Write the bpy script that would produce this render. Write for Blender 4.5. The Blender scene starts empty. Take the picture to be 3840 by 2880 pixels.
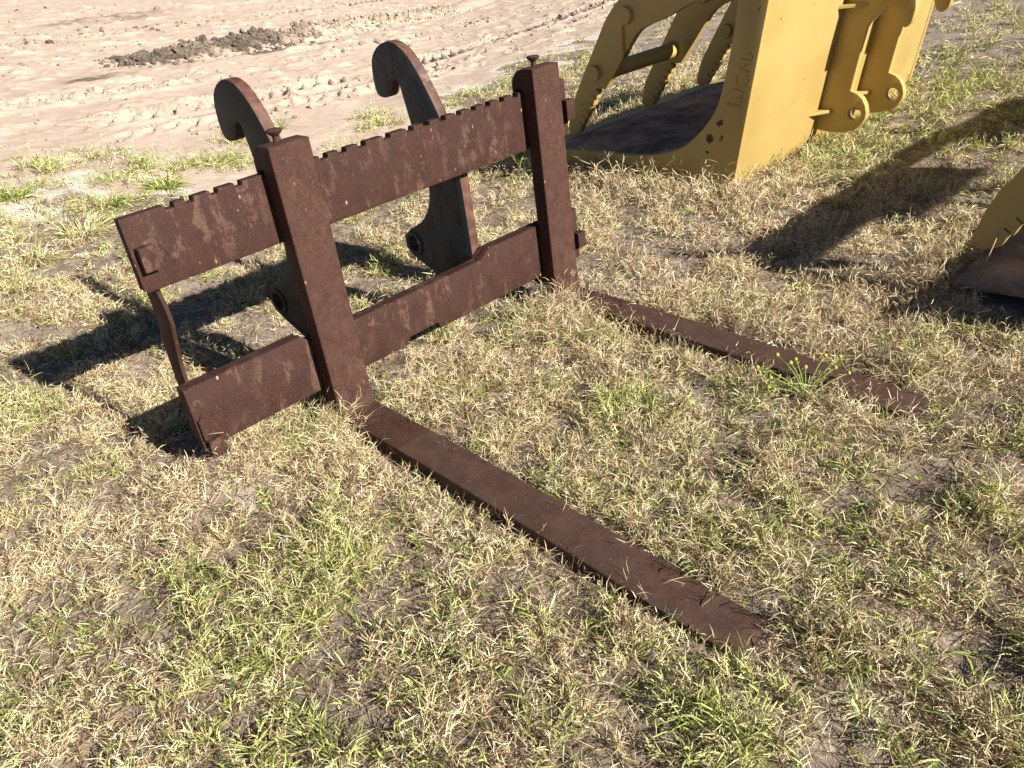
import bpy, bmesh, math, random
import numpy as np
from mathutils import Matrix, Vector

# ------------------------------------------------------------------ camera, sky, sun, exposure
scene = bpy.context.scene
COL = scene.collection
ZO = 0.155                                   # carriage frame -> world (ground near the forks is z = 0)
cam_d = bpy.data.cameras.new('camera')
cam = bpy.data.objects.new('camera', cam_d)
COL.objects.link(cam)
scene.camera = cam
cam_d.sensor_width = 36.0
cam_d.lens = 28.28
cam_d.clip_start = 0.05
cam_d.clip_end = 600.0
scene.cycles.max_bounces = 5
scene.cycles.diffuse_bounces = 2
scene.cycles.transmission_bounces = 3
CAM = np.array([-0.7417, -2.4464, 1.3883 + ZO])
_R = Matrix(((0.6973, -0.7056, -0.1262), (-0.4279, -0.2684, -0.8631), (0.5751, 0.6558, -0.4891)))
_m = Matrix((_R[0], -_R[1], -_R[2])).transposed()
cam.matrix_world = Matrix.Translation(Vector(CAM)) @ _m.to_4x4()

SUN = Vector((0.27, -1.86, 1.0)).normalized()   # towards the sun
world = bpy.data.worlds.new('World')
scene.world = world
world.use_nodes = True
wn = world.node_tree
sky = wn.nodes.new('ShaderNodeTexSky')
sky.sky_type = 'NISHITA'
sky.sun_disc = False
sky.air_density = 0.4
sky.dust_density = 0.1
sky.sun_elevation = math.asin(SUN.z)
sky.sun_rotation = math.atan2(SUN.x, SUN.y)
bg = wn.nodes['Background']
bg.inputs['Strength'].default_value = 0.05
wn.links.new(sky.outputs['Color'], bg.inputs['Color'])
sun_d = bpy.data.lights.new('sun', 'SUN')
sun_d.energy = 5.0
sun_d.angle = math.radians(0.5)
sun_d.color = (1.0, 0.93, 0.82)
sun = bpy.data.objects.new('sun', sun_d)
COL.objects.link(sun)
sun.rotation_euler = SUN.to_track_quat('Z', 'Y').to_euler()
sun.location = (0, -6, 6)
vs = scene.view_settings
vs.view_transform = 'Standard'
vs.look = 'None'
vs.exposure = 0.92
vs.gamma = 1.0
vs.use_curve_mapping = False

random.seed(7)
rng = np.random.default_rng(11)

# ------------------------------------------------------------------ helpers
def tag(o, label=None, cat=None, group=None, kind=None):
    if label: o['label'] = label
    if cat: o['category'] = cat
    if group: o['group'] = group
    if kind: o['kind'] = kind
    return o

def empty(name, loc=(0, 0, 0), rz=0.0):
    o = bpy.data.objects.new(name, None)
    COL.objects.link(o)
    o.location = loc
    o.rotation_euler = (0, 0, rz)
    o.empty_display_size = 0.1
    return o

def link(name, me, mat=None, parent=None, loc=None):
    o = bpy.data.objects.new(name, me)
    COL.objects.link(o)
    if mat and not me.materials: me.materials.append(mat)
    if parent: o.parent = parent
    if loc is not None: o.location = loc
    return o

def smooth_by_angle(me, ang=35):
    bm = bmesh.new(); bm.from_mesh(me)
    for f in bm.faces: f.smooth = True
    lim = math.radians(ang)
    for e in bm.edges:
        e.smooth = len(e.link_faces) == 2 and e.calc_face_angle(0.0) < lim
    bm.to_mesh(me); bm.free()

def outline(loops, thick, bevel=0.004, curve_res=0):
    """closed 2-D loops (first outer, others holes) extruded to a bevelled plate; local (a, b, +-thick/2)"""
    cu = bpy.data.curves.new('tmp', 'CURVE')
    cu.dimensions = '2D'; cu.fill_mode = 'BOTH'
    bevel = min(bevel, thick * 0.3)
    cu.extrude = thick / 2 - bevel; cu.bevel_depth = bevel; cu.bevel_resolution = 1; cu.offset = -bevel
    for lp in loops:
        s = cu.splines.new('POLY'); s.points.add(len(lp) - 1)
        for p, (a, b) in zip(s.points, lp): p.co = (a, b, 0, 1)
        s.use_cyclic_u = True
    ob = bpy.data.objects.new('tmp', cu); COL.objects.link(ob)
    dg = bpy.context.evaluated_depsgraph_get(); dg.update()
    me = bpy.data.meshes.new_from_object(ob.evaluated_get(dg))
    bpy.data.objects.remove(ob); bpy.data.curves.remove(cu)
    me.materials.clear()
    bm = bmesh.new(); bm.from_mesh(me)
    bmesh.ops.remove_doubles(bm, verts=bm.verts, dist=1e-5)
    bmesh.ops.recalc_face_normals(bm, faces=bm.faces)
    bm.to_mesh(me); bm.free()
    smooth_by_angle(me, 40)
    return me

def remap(me, fn):
    n = len(me.vertices)
    co = np.empty(n * 3); me.vertices.foreach_get('co', co); co = co.reshape(-1, 3)
    me.vertices.foreach_set('co', np.ascontiguousarray(fn(co)).ravel()); me.update()
    return me

def plate_yz(loops, x0, x1, bevel=0.004):
    me = outline(loops, abs(x1 - x0), bevel); xc = (x0 + x1) / 2
    return remap(me, lambda c: np.stack([c[:, 2] + xc, c[:, 0], c[:, 1]], 1))

def plate_xz(loops, y0, y1, bevel=0.004):
    me = outline(loops, abs(y1 - y0), bevel); yc = (y0 + y1) / 2
    return remap(me, lambda c: np.stack([c[:, 0], yc - c[:, 2], c[:, 1]], 1))

def plate_xy(loops, z0, z1, bevel=0.003):
    me = outline(loops, abs(z1 - z0), bevel); zc = (z0 + z1) / 2
    return remap(me, lambda c: np.stack([c[:, 0], c[:, 1], c[:, 2] + zc], 1))

def arc(cx, cy, r, a0, a1, n):
    return [(cx + r * math.cos(math.radians(a0 + (a1 - a0) * i / n)), cy + r * math.sin(math.radians(a0 + (a1 - a0) * i / n))) for i in range(n + 1)]

def chaikin(pts, it=2, keep=()):
    for _ in range(it):
        q = []
        n = len(pts)
        for i in range(n):
            a, b = pts[i], pts[(i + 1) % n]
            q.append((a[0] * .75 + b[0] * .25, a[1] * .75 + b[1] * .25)); q.append((a[0] * .25 + b[0] * .75, a[1] * .25 + b[1] * .75))
        pts = q
    return pts

def smooth_open(pts, it=2):
    for _ in range(it):
        q = [pts[0]]
        for a, b in zip(pts[:-1], pts[1:]):
            q.append((a[0] * .75 + b[0] * .25, a[1] * .75 + b[1] * .25)); q.append((a[0] * .25 + b[0] * .75, a[1] * .25 + b[1] * .75))
        q.append(pts[-1]); pts = q
    return pts

def lathe(profile, axis='z', n=20, center=(0, 0, 0)):
    """profile of (radius, height) revolved about an axis"""
    bm = bmesh.new(); rings = []
    for r, h in profile:
        ring = []
        for k in range(n):
            a = 2 * math.pi * k / n
            c, s = r * math.cos(a), r * math.sin(a)
            p = (c, s, h) if axis == 'z' else (h, c, s)
            ring.append(bm.verts.new((p[0] + center[0], p[1] + center[1], p[2] + center[2])))
        rings.append(ring)
    for a, b in zip(rings[:-1], rings[1:]):
        for k in range(n): bm.faces.new((a[k], a[(k + 1) % n], b[(k + 1) % n], b[k]))
    bm.faces.new(rings[0][::-1]); bm.faces.new(rings[-1])
    bmesh.ops.recalc_face_normals(bm, faces=bm.faces)
    me = bpy.data.meshes.new('lathe'); bm.to_mesh(me); bm.free()
    smooth_by_angle(me, 40)
    return me

# value noise -------------------------------------------------------
def _hash(ix, iy, seed):
    h = (ix.astype(np.int64) * 374761393 + iy.astype(np.int64) * 668265263 + seed * 1442695041) & 0x7fffffff
    h = ((h ^ (h >> 13)) * 1274126177) & 0x7fffffff
    return ((h ^ (h >> 16)) & 0xffff) / 65535.0

def vnoise(x, y, seed=0):
    x = np.asarray(x, float); y = np.asarray(y, float)
    ix = np.floor(x); iy = np.floor(y); fx = x - ix; fy = y - iy
    fx = fx * fx * (3 - 2 * fx); fy = fy * fy * (3 - 2 * fy)
    a = _hash(ix, iy, seed); b = _hash(ix + 1, iy, seed); c = _hash(ix, iy + 1, seed); d = _hash(ix + 1, iy + 1, seed)
    return (a + (b - a) * fx) * (1 - fy) + (c + (d - c) * fx) * fy

def fbm(x, y, seed=0, oct=3):
    v = 0; s = 0; a = 1.0
    for o in range(oct):
        v = v + a * vnoise(x * 2 ** o, y * 2 ** o, seed + o * 17); s += a; a *= .5
    return v / s

def sstep(a, b, x):
    q = np.clip((np.asarray(x, float) - a) / (b - a), 0, 1); return q * q * (3 - 2 * q)

# ------------------------------------------------------------------ terrain
def road_edge(x):
    return 4.72 + 0.10 * np.asarray(x, float) - .0 * np.asarray(x, float) + 0.35 * np.sin(np.asarray(x, float) * 1.3) * np.exp(-np.abs(np.asarray(x, float) - 2) * .15)

def dirtmask(x, y):
    """1 on the bare dirt, 0 in the grass, with a ragged transition"""
    n = fbm(x * 1.1, y * 1.1, 5, 3) - .5
    sandy = 1.25 * (1 - sstep(3.6, 6.2, x))
    n2 = fbm(x * 3.1, y * 3.1, 15, 3) - .5
    return sstep(-.7, .35, y - road_edge(x) + sandy * (1 - .0) + n * 2.4 + n2 * 1.2)

def polydist(x, y, pts):
    d = np.full(np.shape(x), 1e9); tpar = np.zeros(np.shape(x)); L = 0.0
    side = np.zeros(np.shape(x))
    for (ax, ay), (bx, by) in zip(pts[:-1], pts[1:]):
        dx, dy = bx - ax, by - ay; l = math.hypot(dx, dy)
        q = np.clip(((x - ax) * dx + (y - ay) * dy) / (l * l), 0, 1)
        ex = x - ax - q * dx; ey = y - ay - q * dy
        dd = np.hypot(ex, ey); m = dd < d
        d = np.where(m, dd, d); tpar = np.where(m, L + q * l, tpar)
        side = np.where(m, np.sign(dx * ey - dy * ex), side); L += l
    return d, tpar, side, L

BERM = [(3.9, 10.0), (5.2, 10.25), (6.4, 10.6), (7.8, 11.15), (10.0, 12.15), (12.8, 13.3), (16, 14.8)]
BERM2 = [(5.0, 15.6), (7.7, 16.9), (10.4, 18.2), (14, 19.6)]
TRACKS = [([(-3, 5.75), (0.8, 6.0), (4, 6.55), (7, 7.3), (12, 8.7), (18, 10.6)], .26, 1), ([(-3, 7.3), (1.5, 7.6), (4.2, 8.1), (8, 9.3), (13, 11.0), (19, 13)], .26, -1),
          ([(2.0, 5.35), (5, 5.95), (9, 7.0), (14, 8.6)], .22, -1), ([(-2, 12.0), (3, 12.8), (8, 14.6), (14, 17.0)], .3, 1)]

def relief(x, y):
    """dirt relief and a mask of dark damp soil"""
    dm = sstep(-.1, .9, y - road_edge(x))
    z = 0.03 * (fbm(x * .7, y * .7, 21, 3) - .5)
    z = z + 0.03 * (fbm(x * 5, y * 5, 31, 4) - .5)
    dark = np.zeros(np.shape(x))
    d, tp, sd, L = polydist(x, y, BERM)
    amp = sstep(0, 1.4, tp) * (1 - .45 * sstep(4, 8, tp))
    wob = fbm(x * 3, y * 3, 41, 3)
    b = np.exp(-(d / .25) ** 2) * amp
    z = z + b * (.09 + .17 * wob)
    z = z + b * .14 * (np.abs(fbm(x * 9, y * 9, 44, 3) - .5) * 2 - .3)
    z = z - np.exp(-((d - .5) / .18) ** 2) * .03 * amp
    dark = np.maximum(dark, np.exp(-(d / .36) ** 2) * sstep(0, .8, tp) * (1 - .75 * sstep(2.2, 4.6, tp)) * (.5 + wob))
    dark = np.maximum(dark, np.exp(-(d / .3) ** 2) * .42 * sstep(2, 4, tp))
    d, tp, sd, L = polydist(x, y, BERM2)
    z = z + np.exp(-(d / .22) ** 2) * .09 * wob * sstep(0, 1, tp)
    dark = np.maximum(dark, np.exp(-(d / .55) ** 2) * .5 * (1 - .6 * sstep(2, 5, tp)))
    for (px, py, sx, sy, am) in ((3.1, 8.95, .75, .22, .75), (6.0, 9.75, .8, .13, .95), (7.1, 10.1, .6, .1, .8), (1.2, 8.4, .7, .25, .3), (6.4, 15.9, 1.3, .5, .55)):
        u = ((x - px) * .93 + (y - py) * .36) / sx; v = (-(x - px) * .36 + (y - py) * .93) / sy
        bb = np.exp(-(u * u + v * v)) * am * (.45 + 1.0 * fbm(x * 4, y * 4, 51, 3))
        dark = np.maximum(dark, bb)
        z = z + bb * .05 * (fbm(x * 12, y * 12, 61, 2) - .3)
    for pts, hw, sg in TRACKS:
        d, tp, sd, L = polydist(x, y, pts)
        inside = 1 - sstep(hw * .8, hw * 1.1, d)
        off = d * sd
        ph = ((tp + sg * np.abs(off) * .9 + np.where(off > 0, 0.0, .12)) / .245)
        lug = np.abs((ph % 1.0) - .5) * 2
        wear = sstep(.36, .62, fbm(x * .8, y * .8, 71 + int(hw * 100), 2))
        z = z + inside * wear * (-.022 + .07 * sstep(.62, .9, lug))
        z = z + np.exp(-((d - hw * 1.15) / .06) ** 2) * .022 * wear
    z = z + .034 * np.maximum(0, fbm(x * 4.2, y * 4.2, 91, 3) - .56) / .44 * 2
    return z * dm, dark * dm

def base_h(x, y):
    s = -.70 * x + .71 * y
    q = (s - 0.1) / .35
    b = .14 * .35 * np.logaddexp(0, np.clip(q, -60, 60) ) + .14 * .35 * np.maximum(q - 60, 0)
    b = np.where(b > 1.75, 1.75 + 1.2 * np.tanh((b - 1.75) / 1.2), b)
    b = b + .065 * np.exp(-(((x - .02) / .22) ** 2 + ((y - .02) / .17) ** 2))
    b = b + .045 * np.exp(-(((x - 1.62) / .2) ** 2 + ((y + .12) / .16) ** 2))
    for uc, yaw, L in ((.5567, -.0316, 1.77), (1.7619, -.0476, 1.70)):
        lx = x - uc - yaw * (-y); b = b - (.014 if uc < 1 else .022) * (1 - sstep(.07, .22, np.abs(lx))) * sstep(-L - .15, -L + .02, y) * (1 - sstep(-.05, .05, y))
    b = b + .085 * sstep(4.3, 6.0, x) * (1 - sstep(1.0, 3.0, y))
    return b

def hgt(x, y):
    x = np.asarray(x, float); y = np.asarray(y, float)
    g = 1 - sstep(-.4, .4, y - road_edge(x))
    near = .022 * (fbm(x * 2.2, y * 2.2, 3, 3) - .5) + .014 * (fbm(x * 11, y * 11, 13, 2) - .5)
    sh = x.shape; xf = x.ravel(); yf = y.ravel(); r = np.zeros(xf.shape)
    k = (yf - road_edge(xf)) > -.1
    if k.any(): r[k] = relief(xf[k], yf[k])[0]
    return base_h(x, y) + near * g + r.reshape(sh)

def axis_vals(segs):
    v = []
    for a, b, st in segs: v += list(np.arange(a, b - 1e-6, st))
    v.append(segs[-1][1]); return np.array(v)

gx = axis_vals([(-160, -40, 20), (-40, -10, 5), (-10, -3, .7), (-3, -1, .12), (-1, 13.5, .035), (13.5, 16, .1), (16, 22, .5), (22, 50, 4), (50, 170, 20)])
gy = axis_vals([(-160, -40, 20), (-40, -10, 5), (-10, -4, .7), (-4, -2.6, .12), (-2.6, 12.5, .035), (12.5, 19, .05), (19, 24, .12), (24, 30, .6), (30, 60, 4), (60, 170, 20)])
GX, GY = np.meshgrid(gx, gy)
_k = (GY - road_edge(GX)) > -.1
GD = np.zeros(GX.shape); _r = np.zeros(GX.shape); _r[_k], GD[_k] = relief(GX[_k], GY[_k])
_g = 1 - sstep(-.4, .4, GY - road_edge(GX))
GZ = base_h(GX, GY) + (.022 * (fbm(GX * 2.2, GY * 2.2, 3, 3) - .5) + .014 * (fbm(GX * 11, GY * 11, 13, 2) - .5)) * _g + _r
GM = dirtmask(GX, GY)

def grid_mesh(name, faces_mask):
    nx = len(gx); ny = len(gy)
    J, I = np.nonzero(faces_mask)
    quad = np.stack([J * nx + I, J * nx + I + 1, (J + 1) * nx + I + 1, (J + 1) * nx + I], 1)
    used, inv = np.unique(quad.ravel(), return_inverse=True)
    me = bpy.data.meshes.new(name)
    me.vertices.add(len(used)); me.loops.add(quad.size); me.polygons.add(len(quad))
    co = np.stack([GX.ravel()[used], GY.ravel()[used], GZ.ravel()[used]], 1)
    me.vertices.foreach_set('co', co.ravel())
    me.loops.foreach_set('vertex_index', inv.astype(np.int32))
    me.polygons.foreach_set('loop_start', np.arange(0, quad.size, 4, dtype=np.int32))
    me.polygons.foreach_set('use_smooth', np.ones(len(quad), bool))
    me.update(calc_edges=True)
    for nm, arr in (('dirt', GM), ('damp', GD)):
        at = me.attributes.new(nm, 'FLOAT', 'POINT'); at.data.foreach_set('value', arr.ravel()[used].astype(np.float32))
    return me

# ------------------------------------------------------------------ materials
def new_mat(name):
    m = bpy.data.materials.new(name); m.use_nodes = True
    nt = m.node_tree; b = nt.nodes['Principled BSDF']
    return m, nt, b

class NT:
    def __init__(s, nt): s.nt = nt; s.L = nt.links
    def n(s, t, **kw):
        x = s.nt.nodes.new(t)
        for k, v in kw.items(): setattr(x, k, v)
        return x
    def put(s, sock, v):
        if isinstance(v, bpy.types.NodeSocket): s.L.new(v, sock)
        else: sock.default_value = v
    def coord(s, kind='Object'): return s.n('ShaderNodeTexCoord').outputs[kind]
    def scale(s, vec, sc):
        m = s.n('ShaderNodeMapping'); s.put(m.inputs['Vector'], vec); m.inputs['Scale'].default_value = sc; return m.outputs[0]
    def noise(s, vec, scale, detail=4, rough=.6, dist=0.0):
        x = s.n('ShaderNodeTexNoise'); s.put(x.inputs['Vector'], vec)
        x.inputs['Scale'].default_value = scale; x.inputs['Detail'].default_value = detail
        x.inputs['Roughness'].default_value = rough; x.inputs['Distortion'].default_value = dist
        return x.outputs['Fac']
    def ramp(s, f, a, b, c0=0.0, c1=1.0):
        x = s.n('ShaderNodeMapRange'); x.interpolation_type = 'SMOOTHSTEP'; s.put(x.inputs[0], f)
        x.inputs[1].default_value = a; x.inputs[2].default_value = b; x.inputs[3].default_value = c0; x.inputs[4].default_value = c1
        return x.outputs[0]
    def mix(s, f, a, b):
        x = s.n('ShaderNodeMix', data_type='RGBA'); s.put(x.inputs[0], f)
        s.put(x.inputs[6], (*a, 1) if isinstance(a, tuple) and len(a) == 3 else a); s.put(x.inputs[7], (*b, 1) if isinstance(b, tuple) and len(b) == 3 else b)
        return x.outputs[2]
    def math(s, op, a, b=0.0):
        x = s.n('ShaderNodeMath', operation=op); s.put(x.inputs[0], a); s.put(x.inputs[1], b); return x.outputs[0]
    def bump(s, h, strength=.3, dist=.01, normal=None):
        x = s.n('ShaderNodeBump'); s.put(x.inputs['Height'], h); x.inputs['Strength'].default_value = strength; x.inputs['Distance'].default_value = dist
        if normal is not None: s.put(x.inputs['Normal'], normal)
        return x.outputs[0]
    def attr(s, name, out='Fac'):
        x = s.n('ShaderNodeAttribute'); x.attribute_name = name; return x.outputs[out]

def mat_ground():
    m, nt, b = new_mat('soil'); t = NT(nt); co = t.coord('Object')
    n1 = t.noise(co, 1.3, 5); n2 = t.noise(co, 9, 6, .65); n3 = t.noise(co, 70, 5, .7)
    soil = t.mix(t.ramp(n2, .3, .7), (.20, .16, .13), (.37, .305, .25))
    soil = t.mix(t.ramp(t.noise(co, 2.6, 3), .50, .66), soil, t.mix(t.ramp(n2, .3, .7), (.30, .24, .19), (.46, .385, .315)))
    soil = t.mix(t.ramp(t.noise(co, 160, 3), .54, .7, 0, .7), soil, (.46, .37, .28))
    dirt = t.mix(t.ramp(n1, .3, .7), (.47, .355, .28), (.56, .44, .355))
    dirt = t.mix(t.ramp(n2, .35, .8), dirt, (.62, .52, .43))
    dirt = t.mix(t.ramp(n3, .52, .8, 0, .6), dirt, (.40, .30, .225))
    # bleached sand along the verge
    v = t.attr('dirt')
    verge = t.math('MULTIPLY', t.ramp(v, .02, .45), t.ramp(v, 1.0, .6))
    dirt = t.mix(t.math('MULTIPLY', verge, .85), dirt, (.70, .645, .58))
    c = t.mix(t.ramp(v, .1, .6), soil, dirt)
    dp = t.math('ADD', t.attr('damp'), t.math('MULTIPLY', t.math('SUBTRACT', n2, .5), .5))
    damp = t.ramp(dp, .18, .75)
    c = t.mix(damp, c, t.mix(t.ramp(n3, .4, .65), (.105, .082, .062), (.235, .185, .14)))
    t.put(b.inputs['Base Color'], c); b.inputs['Roughness'].default_value = .95; b.inputs['Specular IOR Level'].default_value = .15
    bh = t.math('ADD', t.math('MULTIPLY', n2, .6), t.math('MULTIPLY', n3, .35))
    t.put(b.inputs['Normal'], t.bump(bh, .75, .018))
    return m

def mat_rust(name, base, dark, speck, scale_amt=.5, chips=.5, blue=0.0):
    m, nt, b = new_mat(name); t = NT(nt); co = t.coord('Object')
    n1 = t.noise(co, 14, 5, .65); n2 = t.noise(co, 110, 4, .7); n3 = t.noise(co, 260, 3, .6)
    c = t.mix(t.ramp(n1, .3, .7), dark, base)
    c = t.mix(t.ramp(n2, .5, .72, 0, .75), c, speck)
    c = t.mix(t.ramp(n3, .56, .7, 0, .6), c, tuple(x * .45 for x in dark))
    if scale_amt:
        st = t.scale(co, (7, 7, 3.0)); s1 = t.noise(st, 2.6, 6, .75, .4); s2 = t.noise(co, 3.2, 2)
        msk = t.math('MULTIPLY', t.ramp(s1, .515, .60), t.ramp(s2, .40, .56))
        msk = t.math('MULTIPLY', msk, t.ramp(n2, .32, .55, .25, 1))
        c = t.mix(t.math('MULTIPLY', msk, scale_amt * .75), c, (.155, .092, .066))
    if blue:
        p1 = t.noise(co, 8, 5, .7, .8); c = t.mix(t.math('MULTIPLY', t.ramp(p1, .52, .62), blue), c, (.055, .056, .060))
    if chips:
        vo = t.n('ShaderNodeTexVoronoi'); t.put(vo.inputs['Vector'], t.scale(co, (1, 1, .5))); vo.inputs['Scale'].default_value = 58
        sep = t.n('ShaderNodeSeparateColor'); t.put(sep.inputs[0], vo.outputs['Color'])
        rare = t.ramp(sep.outputs[0], .9, .93); zone = t.ramp(t.noise(co, 5, 2), .42, .6)
        ch = t.math('MULTIPLY', t.math('MULTIPLY', t.ramp(vo.outputs['Distance'], .26, .16), rare), t.math('MULTIPLY', zone, chips))
        c = t.mix(ch, c, t.mix(t.ramp(sep.outputs[1], .3, .8), (.28, .12, .055), (.45, .33, .23)))
    t.put(b.inputs['Base Color'], c)
    t.put(b.inputs['Roughness'], t.ramp(n1, .3, .7, .62, .8)); b.inputs['Specular IOR Level'].default_value = .2
    bh = t.math('ADD', t.math('MULTIPLY', n2, .7), t.math('MULTIPLY', n3, .35))
    t.put(b.inputs['Normal'], t.bump(t.math('ADD', bh, t.math('MULTIPLY', n1, .8)), .55, .004))
    return m

def mat_hook(name, paint, rusty):
    m, nt, b = new_mat(name); t = NT(nt); co = t.coord('Object')
    n1 = t.noise(co, 9, 6, .7, .5); st = t.noise(t.scale(co, (9, 9, 2.2)), 2.4, 6, .75, .6); n2 = t.noise(co, 120, 4, .7)
    c = t.mix(t.ramp(n2, .35, .7), paint, tuple(x * .62 for x in paint))
    r = t.mix(t.ramp(n2, .4, .65), (.034, .014, .010), (.075, .033, .023))
    msk = t.ramp(t.math('ADD', t.math('MULTIPLY', st, .6), t.math('MULTIPLY', n1, .4)), .58 - rusty * .14, .66 - rusty * .14)
    # edges of the plate (facing along the profile) are rusted through
    geo = t.n('ShaderNodeNewGeometry'); sep = t.n('ShaderNodeSeparateXYZ'); t.put(sep.inputs[0], geo.outputs['True Normal'])
    edge = t.ramp(t.math('ABSOLUTE', sep.outputs[0]), .9, .4)
    patch = t.math('MULTIPLY', t.ramp(t.noise(co, 26, 5, .75, .3), .5, .58), t.ramp(t.noise(co, 4.5, 2), .46, .6))
    er = t.mix(t.ramp(t.noise(co, 22, 5, .7), .35, .7), (.075, .032, .023), (.15, .075, .052))
    er = t.mix(t.math('MULTIPLY', patch, .75), er, t.mix(t.ramp(n1, .45, .55), (.05, .065, .095), (.2, .165, .11)))
    c = t.mix(msk, c, r); c = t.mix(edge, c, er)
    t.put(b.inputs['Base Color'], c); b.inputs['Roughness'].default_value = .62; b.inputs['Specular IOR Level'].default_value = .4
    t.put(b.inputs['Normal'], t.bump(t.math('ADD', n2, t.math('MULTIPLY', msk, .6)), .4, .003))
    return m

def mat_yellow(name, spots=(), streaks=()):
    m, nt, b = new_mat(name); t = NT(nt); co = t.coord('Object')
    n1 = t.noise(co, 2.2, 4); n2 = t.noise(co, 40, 5, .7); n3 = t.noise(co, 12, 5, .7)
    c = t.mix(t.ramp(n1, .3, .7), (.445, .316, .102), (.50, .364, .130))
    c = t.mix(t.ramp(n3, .56, .8, 0, .3), c, (.42, .27, .075))
    # wear: small rust freckles
    vo = t.n('ShaderNodeTexVoronoi'); t.put(vo.inputs['Vector'], co); vo.inputs['Scale'].default_value = 11
    sep = t.n('ShaderNodeSeparateColor'); t.put(sep.inputs[0], vo.outputs['Color'])
    ch = t.math('MULTIPLY', t.ramp(vo.outputs['Distance'], .11, .05), t.ramp(sep.outputs[0], .9, .94))
    c = t.mix(t.math('MULTIPLY', ch, .7), c, (.09, .04, .018))
    d = t.math('MULTIPLY', t.math('SUBTRACT', t.noise(co, 34, 5, .75), .5), .075)
    for (x, y, z, r) in spots:
        v = t.n('ShaderNodeVectorMath', operation='DISTANCE'); t.put(v.inputs[0], co); v.inputs[1].default_value = (x, y, z)
        k = t.ramp(t.math('ADD', v.outputs['Value'], d), r + .004, r - .004)
        c = t.mix(k, c, t.mix(t.ramp(n2, .4, .6), (.022, .012, .009), (.075, .032, .018)))
    for (y, z0, z1, w) in streaks:
        s3 = t.n('ShaderNodeSeparateXYZ'); t.put(s3.inputs[0], co)
        k = t.ramp(t.math('ABSOLUTE', t.math('ADD', t.math('SUBTRACT', s3.outputs[1], y), t.math('MULTIPLY', d, .4))), w, w * .3)
        k = t.math('MULTIPLY', k, t.math('MULTIPLY', t.ramp(s3.outputs[2], z1, z1 + .03), t.ramp(s3.outputs[2], z0 + .03, z0)))
        c = t.mix(t.math('MULTIPLY', k, .75), c, (.2, .075, .025))
    t.put(b.inputs['Base Color'], c); t.put(b.inputs['Roughness'], t.ramp(n1, .3, .7, .5, .62)); b.inputs['Specular IOR Level'].default_value = .35
    t.put(b.inputs['Normal'], t.bump(t.math('ADD', n2, t.math('MULTIPLY', n1, 2.0)), .12, .004))
    return m

def mat_leaf(name, trans=.08):
    m, nt, b = new_mat(name); t = NT(nt)
    col = t.attr('tint', 'Color')
    t.put(b.inputs['Base Color'], col); b.inputs['Roughness'].default_value = .6; b.inputs['Specular IOR Level'].default_value = .25
    tr = t.n('ShaderNodeBsdfTranslucent'); t.put(tr.inputs['Color'], col)
    mx = t.n('ShaderNodeMixShader'); mx.inputs[0].default_value = trans
    t.L.new(b.outputs[0], mx.inputs[1]); t.L.new(tr.outputs[0], mx.inputs[2])
    t.L.new(mx.outputs[0], nt.nodes['Material Output'].inputs['Surface'])
    return m

def mat_plain(name, ca, cb, scale=30, rough=.9, bump=.5, dist=.006):
    m, nt, b = new_mat(name); t = NT(nt); co = t.coord('Object')
    n = t.noise(co, scale, 5, .7)
    t.put(b.inputs['Base Color'], t.mix(t.ramp(n, .3, .7), ca, cb)); b.inputs['Roughness'].default_value = rough
    b.inputs['Specular IOR Level'].default_value = .2
    t.put(b.inputs['Normal'], t.bump(n, bump, dist))
    return m

M_SOIL = mat_ground()
M_BAR = mat_rust('rusty_bar_steel', (.058, .0270, .0205), (.039, .0175, .0135), (.098, .051, .040), .85, .95)
M_SHANK = mat_rust('rusty_fork_steel', (.078, .0380, .0280), (.052, .0235, .0175), (.125, .066, .050), .3, .6)
M_BLADE = mat_rust('rusty_blade_steel', (.098, .0530, .0400), (.062, .0350, .0280), (.130, .066, .046), .0, .35, .3)
M_HOOKN = mat_hook('worn_black_paint', (.020, .021, .023), -.15)
M_HOOKF = mat_hook('worn_grey_blue_paint', (.062, .076, .084), .55)
M_YEL = mat_yellow('faded_yellow_paint')
M_YSIDE = mat_yellow('chipped_yellow_paint', [(3.445, .179, .256 + ZO, .021), (3.445, .248, .161 + ZO, .026), (3.445, .167, .174 + ZO, .007), (3.445, .179, .156 + ZO, .006), (3.445, .266, .078 + ZO, .009), (3.445, -.06, .86 + ZO, .007)])
M_YTINE = mat_yellow('rust_streaked_yellow_paint', [(3.80, 1.10, .70 + ZO, .02)], [(1.165, .745 + ZO, .50 + ZO, .022)])
M_LEAF = mat_leaf('grass_blade')
M_WEED = mat_leaf('weed_leaf', .18)
M_CLOD = mat_plain('clod_soil', (.10, .078, .06), (.30, .235, .18), 14, .95, .8, .01)
M_FILL = mat_plain('damp_bucket_dirt', (.13, .105, .09), (.52, .35, .23), 3.2, .95, .7, .02)

# ------------------------------------------------------------------ ground and dirt road
cxm = (GX[:-1, :-1] + GX[1:, 1:]) / 2; cym = (GY[:-1, :-1] + GY[1:, 1:]) / 2
isroad = cym > road_edge(cxm) - .1
tag(link('ground', grid_mesh('ground', ~isroad), M_SOIL), kind='structure')
tag(link('dirt_road', grid_mesh('dirt_road', isroad), M_SOIL), kind='structure')

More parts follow.
